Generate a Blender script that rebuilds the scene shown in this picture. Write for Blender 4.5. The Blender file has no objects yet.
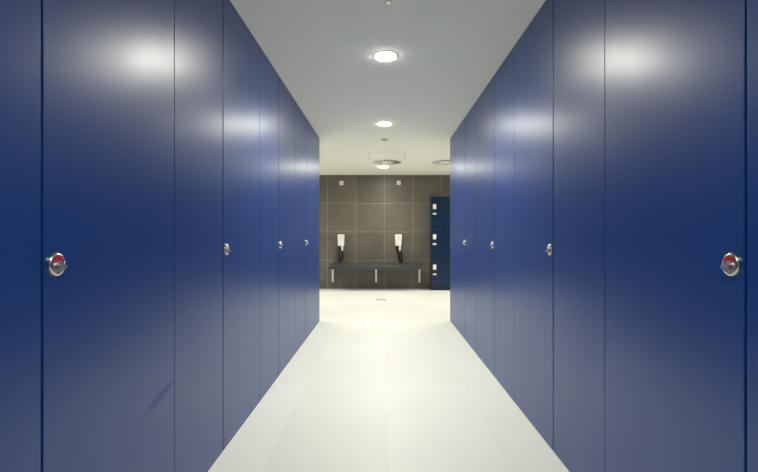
import bpy, bmesh, math, random
from mathutils import Vector, Matrix

random.seed(7)
S = bpy.context.scene
COL = S.collection
PI = math.pi

# ------------------------------------------------------------------ measures
EYE = 1.12            # camera height
H = 2.40              # ceiling height
XL, XR = -0.831, 0.884   # corridor faces of the two cubicle rows
END_L, END_R = 5.37, 5.41
BACK = 8.65           # tiled far wall
NEAR = -2.4           # wall behind the camera
SIDE = 4.2            # side walls of the open area
T = 0.018             # laminate thickness

# ------------------------------------------------------------------ materials
def new_mat(name):
    m = bpy.data.materials.new(name)
    m.use_nodes = True
    nt = m.node_tree
    b = nt.nodes['Principled BSDF']
    return m, nt, b

def plain(name, col, rough=0.5, metal=0.0, spec=0.5, coat=0.0):
    m, nt, b = new_mat(name)
    b.inputs['Base Color'].default_value = (*col, 1)
    b.inputs['Roughness'].default_value = rough
    b.inputs['Metallic'].default_value = metal
    b.inputs['Specular IOR Level'].default_value = spec
    b.inputs['Coat Weight'].default_value = coat
    # fine surface grain so that nothing is perfectly uniform
    tc = nt.nodes.new('ShaderNodeTexCoord')
    n = nt.nodes.new('ShaderNodeTexNoise')
    n.inputs['Scale'].default_value = 60
    n.inputs['Detail'].default_value = 3
    mr = nt.nodes.new('ShaderNodeMapRange')
    mr.inputs['To Min'].default_value = max(0.0, rough - 0.03)
    mr.inputs['To Max'].default_value = rough + 0.03
    nt.links.new(tc.outputs['Object'], n.inputs['Vector'])
    nt.links.new(n.outputs['Fac'], mr.inputs['Value'])
    nt.links.new(mr.outputs['Result'], b.inputs['Roughness'])
    return m

def emitter(name, col, strength):
    m, nt, b = new_mat(name)
    b.inputs['Base Color'].default_value = (0.9, 0.9, 0.9, 1)
    b.inputs['Emission Color'].default_value = (*col, 1)
    b.inputs['Emission Strength'].default_value = strength
    return m

def laminate(name, col, rough):
    """semi-gloss high-pressure laminate: faint vertical grain in gloss, tiny orange peel"""
    m, nt, b = new_mat(name)
    geo = nt.nodes.new('ShaderNodeNewGeometry')
    mp = nt.nodes.new('ShaderNodeMapping')
    mp.inputs['Scale'].default_value = (14, 14, 0.35)
    n = nt.nodes.new('ShaderNodeTexNoise')
    n.inputs['Scale'].default_value = 1.0
    n.inputs['Detail'].default_value = 4
    mr = nt.nodes.new('ShaderNodeMapRange')
    mr.inputs['From Min'].default_value = 0.3
    mr.inputs['From Max'].default_value = 0.7
    mr.inputs['To Min'].default_value = rough - 0.008
    mr.inputs['To Max'].default_value = rough + 0.008
    nt.links.new(geo.outputs['Position'], mp.inputs['Vector'])
    nt.links.new(mp.outputs['Vector'], n.inputs['Vector'])
    nt.links.new(n.outputs['Fac'], mr.inputs['Value'])
    nt.links.new(mr.outputs['Result'], b.inputs['Roughness'])
    n2 = nt.nodes.new('ShaderNodeTexNoise')
    n2.inputs['Scale'].default_value = 22
    n2.inputs['Detail'].default_value = 2
    bp = nt.nodes.new('ShaderNodeBump')
    bp.inputs['Strength'].default_value = 0.012
    bp.inputs['Distance'].default_value = 0.004
    nt.links.new(geo.outputs['Position'], n2.inputs['Vector'])
    nt.links.new(n2.outputs['Fac'], bp.inputs['Height'])
    nt.links.new(bp.outputs['Normal'], b.inputs['Normal'])
    b.inputs['Base Color'].default_value = (*col, 1)
    b.inputs['Specular IOR Level'].default_value = 0.95
    return m

def add_streak(m):
    """one slanting streak of weaker specular on the lower far corner of a door leaf (door-local coordinates)"""
    nt = m.node_tree
    b = nt.nodes['Principled BSDF']
    tc = nt.nodes.new('ShaderNodeTexCoord')
    mp = nt.nodes.new('ShaderNodeMapping')
    mp.vector_type = 'TEXTURE'
    mp.inputs['Location'].default_value = (0, 1.54, 0.522)
    mp.inputs['Rotation'].default_value = (math.radians(15), 0, 0)
    mp.inputs['Scale'].default_value = (1, 0.125, 0.024)
    ln = nt.nodes.new('ShaderNodeVectorMath'); ln.operation = 'LENGTH'
    fl = nt.nodes.new('ShaderNodeVectorMath'); fl.operation = 'MULTIPLY'
    fl.inputs[1].default_value = (0, 1, 1)
    mr = nt.nodes.new('ShaderNodeMapRange'); mr.interpolation_type = 'SMOOTHSTEP'
    mr.inputs['From Min'].default_value = 1.1
    mr.inputs['From Max'].default_value = 0.45
    mr.inputs['To Min'].default_value = 0.95
    mr.inputs['To Max'].default_value = 0.45
    nt.links.new(tc.outputs['Object'], mp.inputs['Vector'])
    nt.links.new(mp.outputs['Vector'], fl.inputs[0])
    nt.links.new(fl.outputs[0], ln.inputs[0])
    nt.links.new(ln.outputs['Value'], mr.inputs['Value'])
    nt.links.new(mr.outputs['Result'], b.inputs['Specular IOR Level'])

def tiles(name, c1, c2, grout, off, upright, size=0.6, joint=0.0035, rough=0.45, grain=(3, 3, 3), amt=0.25, spec=0.5):
    m, nt, b = new_mat(name)
    geo = nt.nodes.new('ShaderNodeNewGeometry')
    sep = nt.nodes.new('ShaderNodeSeparateXYZ')
    nt.links.new(geo.outputs['Position'], sep.inputs['Vector'])
    ax = nt.nodes.new('ShaderNodeMath'); ax.operation = 'SUBTRACT'; ax.inputs[1].default_value = off[0] - 12
    ay = nt.nodes.new('ShaderNodeMath'); ay.operation = 'SUBTRACT'; ay.inputs[1].default_value = off[1] - 12
    nt.links.new(sep.outputs['X'], ax.inputs[0])
    nt.links.new(sep.outputs['Z' if upright else 'Y'], ay.inputs[0])
    cmb = nt.nodes.new('ShaderNodeCombineXYZ')
    nt.links.new(ax.outputs[0], cmb.inputs['X'])
    nt.links.new(ay.outputs[0], cmb.inputs['Y'])
    br = nt.nodes.new('ShaderNodeTexBrick')
    br.offset = 0.0
    br.squash = 1.0
    br.inputs['Color1'].default_value = (*c1, 1)
    br.inputs['Color2'].default_value = (*c2, 1)
    br.inputs['Mortar'].default_value = (*grout, 1)
    br.inputs['Scale'].default_value = 1.0
    br.inputs['Mortar Size'].default_value = joint
    br.inputs['Mortar Smooth'].default_value = 0.15
    br.inputs['Bias'].default_value = 0.0
    br.inputs['Brick Width'].default_value = size
    br.inputs['Row Height'].default_value = size
    nt.links.new(cmb.outputs[0], br.inputs['Vector'])
    mp = nt.nodes.new('ShaderNodeMapping')
    mp.inputs['Scale'].default_value = grain
    nt.links.new(geo.outputs['Position'], mp.inputs['Vector'])
    n = nt.nodes.new('ShaderNodeTexNoise')
    n.inputs['Scale'].default_value = 1.0
    n.inputs['Detail'].default_value = 8
    n.inputs['Roughness'].default_value = 0.65
    nt.links.new(mp.outputs['Vector'], n.inputs['Vector'])
    mr = nt.nodes.new('ShaderNodeMapRange')
    mr.inputs['From Min'].default_value = 0.25
    mr.inputs['From Max'].default_value = 0.95
    mr.inputs['To Min'].default_value = 1 - amt
    mr.inputs['To Max'].default_value = 1 + amt
    nt.links.new(n.outputs['Fac'], mr.inputs['Value'])
    mul = nt.nodes.new('ShaderNodeMix'); mul.data_type = 'RGBA'; mul.blend_type = 'MULTIPLY'
    mul.inputs[0].default_value = 1.0
    nt.links.new(br.outputs['Color'], mul.inputs[6])
    nt.links.new(mr.outputs['Result'], mul.inputs[7])
    nt.links.new(mul.outputs[2], b.inputs['Base Color'])
    inv = nt.nodes.new('ShaderNodeMath'); inv.operation = 'SUBTRACT'; inv.inputs[0].default_value = 1.0
    nt.links.new(br.outputs['Fac'], inv.inputs[1])
    bp = nt.nodes.new('ShaderNodeBump')
    bp.inputs['Strength'].default_value = 0.25
    bp.inputs['Distance'].default_value = 0.002
    nt.links.new(inv.outputs[0], bp.inputs['Height'])
    nt.links.new(bp.outputs['Normal'], b.inputs['Normal'])
    b.inputs['Roughness'].default_value = rough
    b.inputs['Specular IOR Level'].default_value = spec
    return m

BLUE = (0.001, 0.041, 0.215)
M_blue = laminate('blue_laminate', BLUE, 0.34)
M_streaked = laminate('blue_laminate_streaked', BLUE, 0.34)
add_streak(M_streaked)
M_locker = plain('locker_blue', (0.003, 0.017, 0.050), 0.35)
M_locker_side = plain('locker_carcass', (0.03, 0.04, 0.06), 0.5)
M_edge = plain('panel_core', (0.02, 0.025, 0.035), 0.5)
M_ceil = plain('ceiling_plaster', (0.93, 0.92, 0.82), 0.9, spec=0.2)
M_wall = plain('wall_paint', (0.74, 0.73, 0.68), 0.8, spec=0.2)
M_floor = tiles('floor_tiles', (0.84, 0.85, 0.79), (0.80, 0.805, 0.735), (0.76, 0.755, 0.685), (0.024, 0.14), False,
                joint=0.002, rough=0.42, grain=(1.2, 5, 1), amt=0.02, spec=0.4)
M_tile = tiles('wall_tiles', (0.150, 0.131, 0.100), (0.124, 0.109, 0.083), (0.31, 0.285, 0.235), (0.027, 0.0), True,
               joint=0.0045, rough=0.42, grain=(2.2, 2.2, 3.5), amt=0.22)
M_chrome = plain('satin_chrome', (0.62, 0.60, 0.56), 0.24, 1.0)
M_turn = plain('worn_chrome', (0.60, 0.57, 0.52), 0.42, 1.0)
M_steel = plain('brushed_steel', (0.66, 0.64, 0.60), 0.35, 1.0)
M_red = plain('red_indicator', (0.55, 0.03, 0.025), 0.35)
M_white_ind = plain('white_indicator', (0.85, 0.85, 0.83), 0.35)
M_white = plain('white_plastic', (0.82, 0.82, 0.78), 0.4)
M_offwhite = plain('cream_plastic', (0.78, 0.75, 0.66), 0.45)
M_black = plain('black_rubber', (0.012, 0.012, 0.012), 0.5)
M_dark = plain('dark_slot', (0.03, 0.03, 0.03), 0.8)
M_grey = plain('grey_plastic', (0.30, 0.30, 0.27), 0.5)
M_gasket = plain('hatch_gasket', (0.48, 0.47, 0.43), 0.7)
M_bench = plain('bench_laminate', (0.050, 0.049, 0.052), 0.34)
M_bracket = plain('bracket_metal', (0.72, 0.70, 0.66), 0.4, 0.4)
M_lampC = emitter('lamp_corridor', (1.0, 0.967, 0.85), 132)
M_lampO = emitter('lamp_open_area', (1.0, 0.97, 0.89), 150)

# ------------------------------------------------------------------ mesh helpers
def link_mesh(name, bm, mat, parent=None, loc=None, smooth=None):
    bmesh.ops.recalc_face_normals(bm, faces=bm.faces)
    me = bpy.data.meshes.new(name)
    bm.to_mesh(me); bm.free()
    for m in (mat if isinstance(mat, (list, tuple)) else [mat]):
        me.materials.append(m)
    if smooth is not None:
        for p in me.polygons:
            p.use_smooth = True
        try:
            me.set_sharp_from_angle(angle=math.radians(smooth))
        except Exception:
            pass
    o = bpy.data.objects.new(name, me)
    COL.objects.link(o)
    if parent is not None:
        o.parent = parent
    if loc is not None:
        o.location = loc
    return o

def add_box(bm, x0, x1, y0, y1, z0, z1, bevel=0.0, seg=2, mi=0):
    r = bmesh.ops.create_cube(bm, size=1.0)
    vs = r['verts']
    for v in vs:
        v.co = Vector(((x0 + x1) / 2 + v.co.x * (x1 - x0), (y0 + y1) / 2 + v.co.y * (y1 - y0), (z0 + z1) / 2 + v.co.z * (z1 - z0)))
    fs = set(f for v in vs for f in v.link_faces)
    for f in fs:
        f.material_index = mi
    if bevel > 0:
        es = list(set(e for v in vs for e in v.link_edges))
        r = bmesh.ops.bevel(bm, geom=es, offset=bevel, segments=seg, profile=0.5, affect='EDGES')
        for f in r['faces']:
            f.material_index = mi
    return bm

def add_lathe(bm, prof, seg=40, mat=Matrix.Identity(4), mi=0):
    """prof: (radius, height) pairs, spun about local Z, then transformed by mat"""
    rings = []
    for r, h in prof:
        if r <= 1e-6:
            rings.append([bm.verts.new(mat @ Vector((0, 0, h)))])
        else:
            rings.append([bm.verts.new(mat @ Vector((r * math.cos(2 * PI * k / seg), r * math.sin(2 * PI * k / seg), h))) for k in range(seg)])
    for a, b in zip(rings, rings[1:]):
        for k in range(seg):
            k2 = (k + 1) % seg
            if len(a) == 1 and len(b) == 1:
                continue
            if len(a) == 1:
                f = bm.faces.new((a[0], b[k], b[k2]))
            elif len(b) == 1:
                f = bm.faces.new((a[k], a[k2], b[0]))
            else:
                f = bm.faces.new((a[k], a[k2], b[k2], b[k]))
            f.material_index = mi
    return bm

def add_prism(bm, pts, h0, h1, mat=Matrix.Identity(4), mi=0):
    lo = [bm.verts.new(mat @ Vector((x, y, h0))) for x, y in pts]
    hi = [bm.verts.new(mat @ Vector((x, y, h1))) for x, y in pts]
    n = len(pts)
    fs = [bm.faces.new(lo[::-1]), bm.faces.new(hi)]
    for k in range(n):
        fs.append(bm.faces.new((lo[k], lo[(k + 1) % n], hi[(k + 1) % n], hi[k])))
    for f in fs:
        f.material_index = mi

def add_tube(bm, pts, rad, seg=12, ripple=0.0):
    """tube along a polyline of Vectors; ripple gives hose corrugation"""
    prev = None
    up = Vector((0, 1, 0))
    n = len(pts)
    for i, p in enumerate(pts):
        t = (pts[min(i + 1, n - 1)] - pts[max(i - 1, 0)]).normalized()
        a = t.cross(up)
        if a.length < 1e-4:
            a = Vector((1, 0, 0))
        a.normalize()
        b = a.cross(t).normalized()
        r = rad * (1 + ripple * (1 if i % 2 else -1))
        ring = [bm.verts.new(p + a * (r * math.cos(2 * PI * k / seg)) + b * (r * math.sin(2 * PI * k / seg))) for k in range(seg)]
        if prev:
            for k in range(seg):
                bm.faces.new((prev[k], prev[(k + 1) % seg], ring[(k + 1) % seg], ring[k]))
        else:
            bm.faces.new(ring[::-1])
        prev = ring
    bm.faces.new(prev)

def spline(ctrl, n):
    """Catmull-Rom through control points"""
    c = [ctrl[0]] + list(ctrl) + [ctrl[-1]]
    out = []
    segs = len(ctrl) - 1
    for i in range(n + 1):
        u = i / n * segs
        k = min(int(u), segs - 1)
        f = u - k
        p0, p1, p2, p3 = c[k], c[k + 1], c[k + 2], c[k + 3]
        out.append(0.5 * ((2 * p1) + (p2 - p0) * f + (2 * p0 - 5 * p1 + 4 * p2 - p3) * f * f + (3 * p1 - p0 - 3 * p2 + p3) * f ** 3))
    return out

def thing(name, label, cat, loc=(0, 0, 0), group=None):
    o = bpy.data.objects.new(name, None)
    COL.objects.link(o)
    o.empty_display_size = 0.1
    o.location = loc
    tag(o, label, cat, group)
    return o

def tag(o, label, cat, group=None):
    o['label'] = label
    o['category'] = cat
    if group:
        o['group'] = group
    return o

def struct(name, bm, mat):
    o = link_mesh(name, bm, mat)
    o['kind'] = 'structure'
    return o

def kids(o):
    return [c for c in COL.objects if c.parent == o]

def dup(o, loc, label, group=None):
    def rec(src, par):
        c = src.copy()
        COL.objects.link(c)
        c.parent = par
        for ch in kids(src):
            rec(ch, c)
        return c
    r = rec(o, None)
    r.location = loc
    r['label'] = label
    if group:
        r['group'] = group
    return r

# ------------------------------------------------------------------ the setting
def box_struct(name, dims, mat):
    bm = bmesh.new(); add_box(bm, *dims); return struct(name, bm, mat)

box_struct('floor', (-SIDE, SIDE, NEAR, BACK, -0.12, 0.0), M_floor)
box_struct('ceiling', (-SIDE, SIDE, NEAR, BACK, H, H + 0.12), M_ceil)
box_struct('wall_far', (-SIDE, SIDE, BACK, BACK + 0.12, 0.0, H), M_tile)
box_struct('wall_near', (-SIDE, SIDE, NEAR - 0.12, NEAR, 0.0, H), M_wall)
box_struct('wall_left', (-SIDE - 0.12, -SIDE, NEAR, BACK, 0.0, H), M_wall)
box_struct('wall_right', (SIDE, SIDE + 0.12, NEAR, BACK, 0.0, H), M_wall)
# rows of cubicles: the faces that look onto the open area, and the stretch behind the viewer
box_struct('cubicle_wall', (-SIDE, XL - 0.001, END_L - T, END_L, 0.0, H), M_blue)
box_struct('cubicle_wall', (XR + 0.001, SIDE, END_R - T, END_R, 0.0, H), M_blue)
box_struct('corridor_wall', (XL - T, XL, NEAR, 0.496, 0.0, H), M_blue)
box_struct('corridor_wall', (XR, XR + T, NEAR, 0.496, 0.0, H), M_blue)

# ------------------------------------------------------------------ cubicle panels and doors
DOOR_Y = [(1.000, 1.634), (2.130, 2.764), (3.262, 3.896), (4.400, 5.030)]
FILL_L = [(0.496, 1.000), (1.634, 2.130), (2.764, 3.262), (3.896, 4.400), (5.030, END_L - T)]
FILL_R = [(0.496, 1.000), (1.634, 2.130), (2.764, 3.262), (3.896, 4.400), (5.030, END_R - T)]
GAP_LOCK, GAP_HINGE = 0.0080, 0.0025
TOP = H - 0.0015

def slab(name, side, y0, y1, parent=None, mat=None):
    bm = bmesh.new()
    # local frame: origin on the floor at the corridor face, +x points into the cubicle
    s = side
    xa, xb = sorted((0.0, s * T))
    add_box(bm, xa, xb, y0, y1, 0.0, TOP, bevel=0.0016, seg=3)
    return link_mesh(name, bm, mat or M_blue, parent)

LOCK_Z = 1.047

def add_lock(parent, side, y, indicator):
    """chrome privacy lock on the corridor face; its axis points into the corridor"""
    # local z of the lathe -> towards the corridor, local x -> along the corridor, local y -> up
    nrm = Vector((-side, 0, 0))
    up = Vector((0, 0, 1))
    al = up.cross(nrm)
    R = Matrix((( al.x, up.x, nrm.x, 0.0), (al.y, up.y, nrm.y, y), (al.z, up.z, nrm.z, LOCK_Z), (0, 0, 0, 1)))
    R = R @ Matrix.Diagonal((0.84, 1.0, 1.0, 1.0))   # the rose is an upright oval
    bm = bmesh.new()
    add_lathe(bm, [(0.0, -0.002), (0.0295, -0.002), (0.0305, 0.002), (0.0300, 0.006), (0.0275, 0.0095), (0.0245, 0.0105), (0.0232, 0.0085), (0.0, 0.0085)], 48, R)
    lock = link_mesh('lock', bm, M_chrome, parent, smooth=40)
    lock['label'] = 'round chrome lock'
    # half-moon indicator window in the upper part of the rose
    bm = bmesh.new()
    pts = []
    a0, a1 = math.radians(25), math.radians(155)
    for k in range(17):
        a = a0 + (a1 - a0) * k / 16
        pts.append((0.0218 * math.cos(a), 0.0218 * math.sin(a)))
    add_prism(bm, pts, 0.0075, 0.0094, R)
    ind = link_mesh('indicator', bm, indicator, lock)
    ind['label'] = 'red half-moon indicator' if indicator is M_red else 'white half-moon indicator'
    # thumb turn: round boss with a raised bar pointing down the corridor
    bm = bmesh.new()
    B = R @ Matrix.Translation((0, -0.006, 0))
    add_lathe(bm, [(0.0, 0.008), (0.0150, 0.008), (0.0152, 0.013), (0.0138, 0.0155), (0.0, 0.0155)], 36, B)
    bar = [(-0.010, -0.0045), (0.016, -0.0062), (0.0195, -0.004), (0.0195, 0.004), (0.016, 0.0062), (-0.010, 0.0045)]
    s = side
    bar = [(px * s, py) for px, py in bar]
    if s < 0:
        bar = bar[::-1]
    add_prism(bm, bar, 0.0150, 0.0245, B)
    link_mesh('thumb_turn', bm, M_turn, lock, smooth=35)
    return lock

ORD = ['nearest', 'second nearest', 'third nearest', 'farthest']
for side, X, fills, word in ((-1, XL, FILL_L, 'left'), (1, XR, FILL_R, 'right')):
    for i, (y0, y1) in enumerate(DOOR_Y):
        lab = [f'tall blue cubicle door, the nearest on the {word}, with large red marked chrome lock',
               f'tall blue cubicle door, second from the viewer on the {word} side of the corridor',
               f'tall blue cubicle door, third from the viewer on the {word} side of the corridor',
               f'tall blue cubicle door, the farthest on the {word} side of the corridor'][i]
        d = thing('cubicle_door', lab, 'door', (X, 0, 0), 'blue cubicle doors along the corridor')
        slab('door_leaf', side, y0 + GAP_LOCK / 2, y1 - GAP_HINGE / 2, d, M_streaked if (side < 0 and i == 0) else None)
        add_lock(d, side, y0 + (0.0385 if side < 0 else 0.036), M_red if i == 0 else M_white_ind)
    for i, (y0, y1) in enumerate(fills):
        lab = [f'blue laminate panel in the foreground, before the nearest {word} door',
               f'blue laminate panel between the nearest and second doors on the {word}',
               f'blue laminate panel between the second and third doors on the {word}',
               f'blue laminate panel between the third and farthest doors on the {word}',
               f'narrow blue end panel past the farthest door on the {word}, beside the open area'][i]
        g0 = 0.0 if i == 0 else GAP_HINGE / 2
        o = slab('cubicle_panel', side, y0 + g0, y1 - (GAP_LOCK / 2 if i < 4 else 0), None)
        o.location = (X, 0, 0)
        tag(o, lab, 'panel', 'blue fixed panels between the cubicle doors')

# ------------------------------------------------------------------ ceiling fittings
def downlight(loc, label, lamp):
    t = thing('downlight', label, 'ceiling light', loc, 'round ceiling downlights')
    bm = bmesh.new()
    add_lathe(bm, [(0.074, 0.0), (0.084, 0.0), (0.0845, -0.0012), (0.082, -0.0030), (0.075, -0.0040), (0.074, -0.0040), (0.074, 0.0)], 56)
    link_mesh('trim_ring', bm, M_white, t, smooth=40)
    bm = bmesh.new()
    add_lathe(bm, [(0.0, -0.002), (0.0735, -0.001), (0.0735, -0.0040), (0.066, -0.0070), (0.042, -0.0085), (0.0, -0.0092)], 56)
    d = link_mesh('diffuser', bm, lamp, t, smooth=40)
    d['label'] = 'glowing white lens'
    # the lamp behind the lens: most of its light goes down, as from any downlight
    L = bpy.data.lights.new('lamp', 'AREA')
    L.shape = 'DISK'
    L.size = 0.14
    L.energy = POWER_C if lamp is M_lampC else POWER_O
    L.color = COLOR_C if lamp is M_lampC else COLOR_O
    L.spread = math.radians(SPREAD)
    lo = bpy.data.objects.new('lamp', L)
    COL.objects.link(lo)
    lo.parent = t
    lo.location = (0, 0, -0.010)
    return t

POWER_C, POWER_O, SPREAD = 9.5, 7.5, 140
COLOR_C, COLOR_O = (1.0, 0.967, 0.85), (1.0, 0.97, 0.87)
downlight((0.018, 2.92, H), 'round glowing downlight in the corridor ceiling, the largest and nearest', M_lampC)
downlight((0.013, 4.69, H), 'round glowing downlight in the ceiling at the far end of corridor, middle one', M_lampC)
downlight((0.014, 7.62, H), 'small glowing downlight in front of the tiled wall, beside the slotted air diffuser', M_lampO)
# unseen downlights, added outside the frame to light corridor and open area
downlight((0.018, -0.20, H), 'unseen downlight added behind the viewer to light the corridor', M_lampC)
for x in (-2.5, 2.5):
    for y in (6.3, 7.62):
        downlight((x, y, H), f'unseen added downlight over the {"left" if x < 0 else "right"} part of the open area, {"near the tiled wall" if y > 7 else "near the cubicle ends"}', M_lampO)

# swirl air diffusers
def swirl(loc, label):
    t = thing('air_diffuser', label, 'air vent', loc, 'round slotted ceiling air diffusers')
    bm = bmesh.new()
    add_lathe(bm, [(0.0, 0.0), (0.262, 0.0), (0.262, -0.001), (0.258, -0.003), (0.0, -0.003)], 64)
    link_mesh('face_plate', bm, M_ceil, t, smooth=40)
    n = 20
    for k in range(n):
        a = 2 * PI * k / n
        R = Matrix.Rotation(a, 4, 'Z') @ Matrix.Translation((0.172, 0, 0)) @ Matrix.Rotation(math.radians(24), 4, 'Z')
        bm = bmesh.new()
        add_prism(bm, [(-0.075, -0.009), (0.075, -0.016), (0.075, 0.016), (-0.075, 0.009)], -0.0040, -0.0025, R)
        link_mesh('slot', bm, M_dark, t)
        bm = bmesh.new()
        add_prism(bm, [(-0.07, 0.010), (0.07, 0.016), (0.07, 0.019), (-0.07, 0.013)], -0.007, -0.0025, R)
        link_mesh('vane', bm, M_white, t)
    return t

swirl((0.076, 7.14, H), 'white round air diffuser with dark radial slots, beside the small far downlight')
swirl((1.10, 7.14, H), 'white round air diffuser partly hidden by the end of the right cubicles')

# flush access hatch
t = thing('access_hatch', 'flush square ceiling hatch with thin outline, in front of the air diffuser', 'hatch', (0.062, 6.58, H))
bm = bmesh.new()
add_box(bm, -0.285, 0.285, -0.285, 0.285, -0.0008, 0.0)
link_mesh('hatch_lid', bm, M_ceil, t)
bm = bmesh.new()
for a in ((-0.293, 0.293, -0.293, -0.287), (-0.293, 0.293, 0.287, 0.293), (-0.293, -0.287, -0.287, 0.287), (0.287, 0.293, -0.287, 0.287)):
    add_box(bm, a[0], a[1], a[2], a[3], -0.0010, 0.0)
link_mesh('painted_shadow_gap', bm, M_gasket, t)  # grey strips painted in as the shadow gap around the lid

# pendant sprinkler, cut by the top edge of the photo
t = thing('sprinkler', 'small chrome ceiling sprinkler at the top edge, above the nearest downlight', 'sprinkler', (0.028, 2.165, H))
bm = bmesh.new()
add_lathe(bm, [(0.0, 0.0), (0.034, 0.0), (0.034, -0.003), (0.024, -0.007), (0.013, -0.008), (0.0, -0.008)], 36)
link_mesh('escutcheon', bm, M_white, t, smooth=40)
bm = bmesh.new()
add_lathe(bm, [(0.0, -0.007), (0.011, -0.007), (0.011, -0.018), (0.008, -0.021), (0.0, -0.021)], 24)
for s in (-1, 1):
    add_tube(bm, spline([Vector((s * 0.009, 0, -0.018)), Vector((s * 0.017, 0, -0.028)), Vector((s * 0.013, 0, -0.040)), Vector((s * 0.002, 0, -0.048))], 12), 0.0024, 8)
link_mesh('sprinkler_frame', bm, M_steel, t, smooth=40)
bm = bmesh.new()
add_lathe(bm, [(0.0, -0.022), (0.0025, -0.022), (0.0025, -0.042), (0.0, -0.042)], 12)
link_mesh('bulb', bm, M_red, t, smooth=40)
bm = bmesh.new()
pts = []
for k in range(48):
    r = 0.016 if (k // 2) % 2 else 0.0115
    pts.append((r * math.cos(2 * PI * k / 48), r * math.sin(2 * PI * k / 48)))
add_prism(bm, pts, -0.0505, -0.049)
link_mesh('deflector', bm, M_steel, t)

# flat round detector at the end of the corridor
t = thing('smoke_detector', 'flat grey round detector on the ceiling just past the second downlight', 'smoke detector', (0.019, 5.45, H))
bm = bmesh.new()
add_lathe(bm, [(0.0, 0.0), (0.050, 0.0), (0.050, -0.004), (0.046, -0.007), (0.0, -0.007)], 40)
link_mesh('base', bm, M_gasket, t, smooth=40)
bm = bmesh.new()
add_lathe(bm, [(0.0, -0.006), (0.030, -0.006), (0.029, -0.011), (0.020, -0.014), (0.0, -0.014)], 32)
link_mesh('cap', bm, M_gasket, t, smooth=40)

# ------------------------------------------------------------------ floor drain
t = thing('floor_drain', 'small square steel drain in the pale tiled floor of the open area', 'drain', (-0.032, 7.18, 0.0))
bm = bmesh.new()
for a in ((-0.088, 0.088, -0.088, -0.074), (-0.088, 0.088, 0.074, 0.088), (-0.088, -0.074, -0.074, 0.074), (0.074, 0.088, -0.074, 0.074)):
    add_box(bm, a[0], a[1], a[2], a[3], 0.0, 0.003, 0.0008, 1)
link_mesh('drain_frame', bm, M_steel, t)
bm = bmesh.new()
for k in range(8):
    y = -0.066 + k * 0.0188
    add_box(bm, -0.074, 0.074, y - 0.006, y + 0.006, 0.0006, 0.003, 0.0008, 1)
link_mesh('grate', bm, M_steel, t)
bm = bmesh.new()
add_box(bm, -0.075, 0.075, -0.075, 0.075, 0.0, 0.0006)
link_mesh('sump', bm, M_dark, t)

# ------------------------------------------------------------------ wall bench
t = thing('wall_bench', 'long dark grey bench on steel brackets along the tiled far wall', 'bench', (-0.145, BACK, 0.0))
bm = bmesh.new()
add_box(bm, -0.955, 0.965, -0.42, -0.003, 0.440, 0.512, 0.007, 3)
link_mesh('seat', bm, M_bench, t)
for x in (-0.908, 0.0, 0.908):
    bm = bmesh.new()
    # flat steel console: upright bar near the wall, arm under the seat
    add_box(bm, x - 0.021, x + 0.021, -0.060, -0.048, 0.140, 0.440, 0.003, 2)
    add_box(bm, x - 0.021, x + 0.021, -0.36, -0.001, 0.426, 0.440, 0.003, 2)
    add_box(bm, x - 0.021, x + 0.021, -0.060, -0.001, 0.140, 0.152, 0.003, 2)
    add_box(bm, x - 0.005, x + 0.005, -0.050, -0.001, 0.150, 0.430)
    link_mesh('bracket', bm, M_bracket, t)

# ------------------------------------------------------------------ wall hair dryers
def hair_dryer(x, label, hose_pts, handle_x):
    t = thing('hair_dryer', label, 'hair dryer', (x, BACK, 0.0), 'white wall hair dryers')
    # body: softly tapered box with rounded edges
    bm = bmesh.new()
    add_box(bm, -0.071, 0.071, -0.115, -0.001, 0.905, 1.148)
    for v in bm.verts:
        if v.co.z < 1.0:
            v.co.x *= 0.90
            if v.co.y < -0.05:
                v.co.y = -0.095
        elif v.co.y < -0.05:
            v.co.y = -0.100
    bmesh.ops.bevel(bm, geom=list(bm.edges), offset=0.014, segments=4, profile=0.5, affect='EDGES')
    body = link_mesh('body', bm, M_white, t, smooth=30)
    bm = bmesh.new()
    for k in range(5):
        add_box(bm, -0.042, 0.042, -0.1035, -0.098, 1.095 - k * 0.010, 1.098 - k * 0.010)
    for f in list(bm.faces):
        pass
    link_mesh('grille', bm, M_offwhite, body)
    bm = bmesh.new()
    add_box(bm, -0.064, 0.064, -0.090, -0.002, 0.893, 0.907, 0.003, 1)
    link_mesh('cradle', bm, M_black, t)
    # hand piece docked at the right, pointing down
    bm = bmesh.new()
    Rz = Matrix.Translation((handle_x, -0.085, 0.0))
    add_lathe(bm, [(0.0, 0.800), (0.015, 0.800), (0.0185, 0.806), (0.0205, 0.850), (0.0240, 0.900), (0.0255, 0.960), (0.020, 0.975), (0.0, 0.975)], 28, Rz)
    link_mesh('hand_piece', bm, M_white, t, smooth=40)
    # black hose from the body, looping down and back up into the hand piece
    bm = bmesh.new()
    pts = spline([Vector(p) for p in hose_pts], 90)
    add_tube(bm, pts, 0.0225, 14, 0.07)
    h = link_mesh('hose', bm, M_black, t, smooth=60)
    h['label'] = 'black corrugated hose'
    return t

hair_dryer(-0.879, 'white hair dryer with looped black hose on the tiled wall, the left one',
           [(-0.035, -0.062, 0.900), (-0.036, -0.064, 0.83), (-0.040, -0.066, 0.74), (-0.044, -0.068, 0.65), (-0.026, -0.072, 0.588),
            (0.006, -0.078, 0.590), (0.030, -0.083, 0.65), (0.031, -0.085, 0.74), (0.028, -0.085, 0.805)], 0.028)
hair_dryer(0.323, 'white hair dryer with bunched black hose on the tiled wall, the right one',
           [(-0.036, -0.056, 0.900), (-0.034, -0.060, 0.84), (-0.012, -0.064, 0.77), (0.012, -0.058, 0.71), (0.016, -0.052, 0.65), (0.030, -0.058, 0.592),
            (0.062, -0.074, 0.588), (0.074, -0.082, 0.65), (0.058, -0.085, 0.73), (0.034, -0.085, 0.805)], 0.031)

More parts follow.
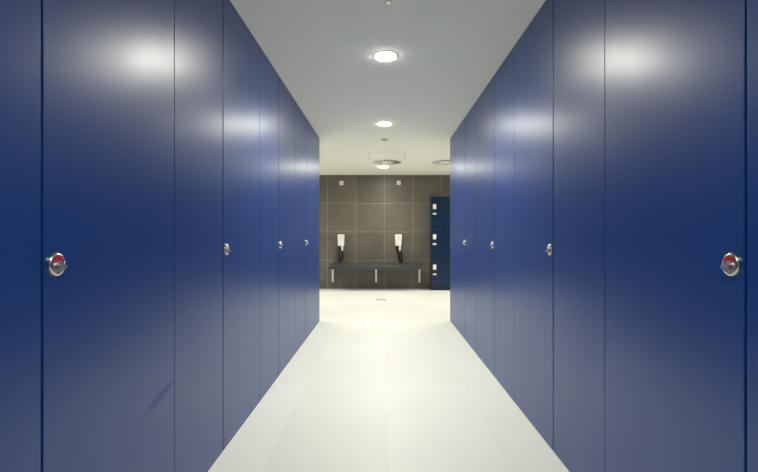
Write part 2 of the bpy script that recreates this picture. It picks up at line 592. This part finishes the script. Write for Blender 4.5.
# junction boxes above the dryers
def wall_box(x, z, label, split):
    t = thing('socket_box', label, 'socket', (x, BACK, z), 'small white boxes high on the tiled wall')
    bm = bmesh.new()
    add_box(bm, -0.043, 0.043, -0.030, -0.001, -0.043, 0.043, 0.006, 3)
    link_mesh('housing', bm, M_offwhite, t, smooth=30)
    bm = bmesh.new()
    if split:
        add_box(bm, -0.036, 0.036, -0.0308, -0.0295, -0.003, 0.003)
    else:
        add_box(bm, 0.012, 0.026, -0.0308, -0.0295, -0.018, -0.002)
    link_mesh('seam' if split else 'switch', bm, M_grey, t)

wall_box(-0.874, 2.229, 'small square white box high on the tiled wall, above the left hair dryer', False)
wall_box(0.331, 2.234, 'small square white box high on the tiled wall, above the right hair dryer', True)

# ------------------------------------------------------------------ locker column
LX, LW, LD, LT = 0.985, 0.40, 0.26, 1.925
t = thing('locker', 'dark blue three door locker column beside the bench and tiled wall', 'locker', (LX, BACK - 0.003, 0.0))
bm = bmesh.new()
add_box(bm, 0.0, LW, -LD + 0.02, 0.0, 0.07, LT, 0.002, 1)
link_mesh('carcass', bm, M_locker_side, t)
bm = bmesh.new()
add_box(bm, 0.004, LW - 0.004, -LD + 0.022, 0.0, 0.0, 0.07)
p = link_mesh('plinth', bm, M_locker, t)
p['label'] = 'dark blue base strip'
dh = (LT - 0.07) / 3
for k in range(3):
    z1 = LT - k * dh
    z0 = z1 - dh
    bm = bmesh.new()
    add_box(bm, 0.004, LW - 0.003, -LD, -LD + 0.019, z0 + 0.0025, z1 - 0.0025, 0.0025, 2)
    dr = link_mesh('door', bm, M_locker, t)
    lx, lz = 0.070, z1 - 0.300
    bm = bmesh.new()
    add_box(bm, lx - 0.034, lx + 0.034, -LD - 0.010, -LD + 0.001, lz + 0.037, lz + 0.141, 0.007, 3)
    lp = link_mesh('lock_plate', bm, M_white, dr, smooth=30)
    lp['label'] = 'white lock plate'
    bm = bmesh.new()
    R = Matrix.Translation((lx, -LD, lz)) @ Matrix.Rotation(PI / 2, 4, 'X')
    add_lathe(bm, [(0.0, -0.001), (0.035, -0.001), (0.035, 0.016), (0.030, 0.024), (0.0, 0.024)], 28, R)
    kn = link_mesh('lock_knob', bm, M_black, dr, smooth=40)
    kn['label'] = 'black lock knob'
    bm = bmesh.new()
    add_box(bm, lx - 0.038, lx + 0.038, -LD - 0.008, -LD + 0.001, lz - 0.075, lz - 0.039, 0.006, 3)
    tg = link_mesh('number_tag', bm, M_white, dr, smooth=30)
    tg['label'] = 'white strip under the knob'

# ------------------------------------------------------------------ world, camera, view
w = bpy.data.worlds.new('World')
S.world = w
w.use_nodes = True
w.node_tree.nodes['Background'].inputs['Color'].default_value = (0.02, 0.02, 0.02, 1)
w.node_tree.nodes['Background'].inputs['Strength'].default_value = 0.0

cam = bpy.data.cameras.new('camera')
cam.sensor_fit = 'HORIZONTAL'
cam.sensor_width = 36.0
cam.lens = 410 / 758 * 36.0
cam.shift_x = -4.0 / 758
cam.shift_y = -0.3 / 758
cam.clip_start = 0.02
co = bpy.data.objects.new('camera', cam)
COL.objects.link(co)
co.location = (0, 0, EYE)
co.rotation_euler = (PI / 2, 0, 0)
S.camera = co

S.view_settings.view_transform = 'Standard'
S.view_settings.look = 'None'
S.view_settings.gamma = 1.0
S.view_settings.use_curve_mapping = False
S.view_settings.exposure = 0.72
S.cycles.max_bounces = 14
S.cycles.diffuse_bounces = 8
S.cycles.glossy_bounces = 6
S.cycles.sample_clamp_indirect = 12
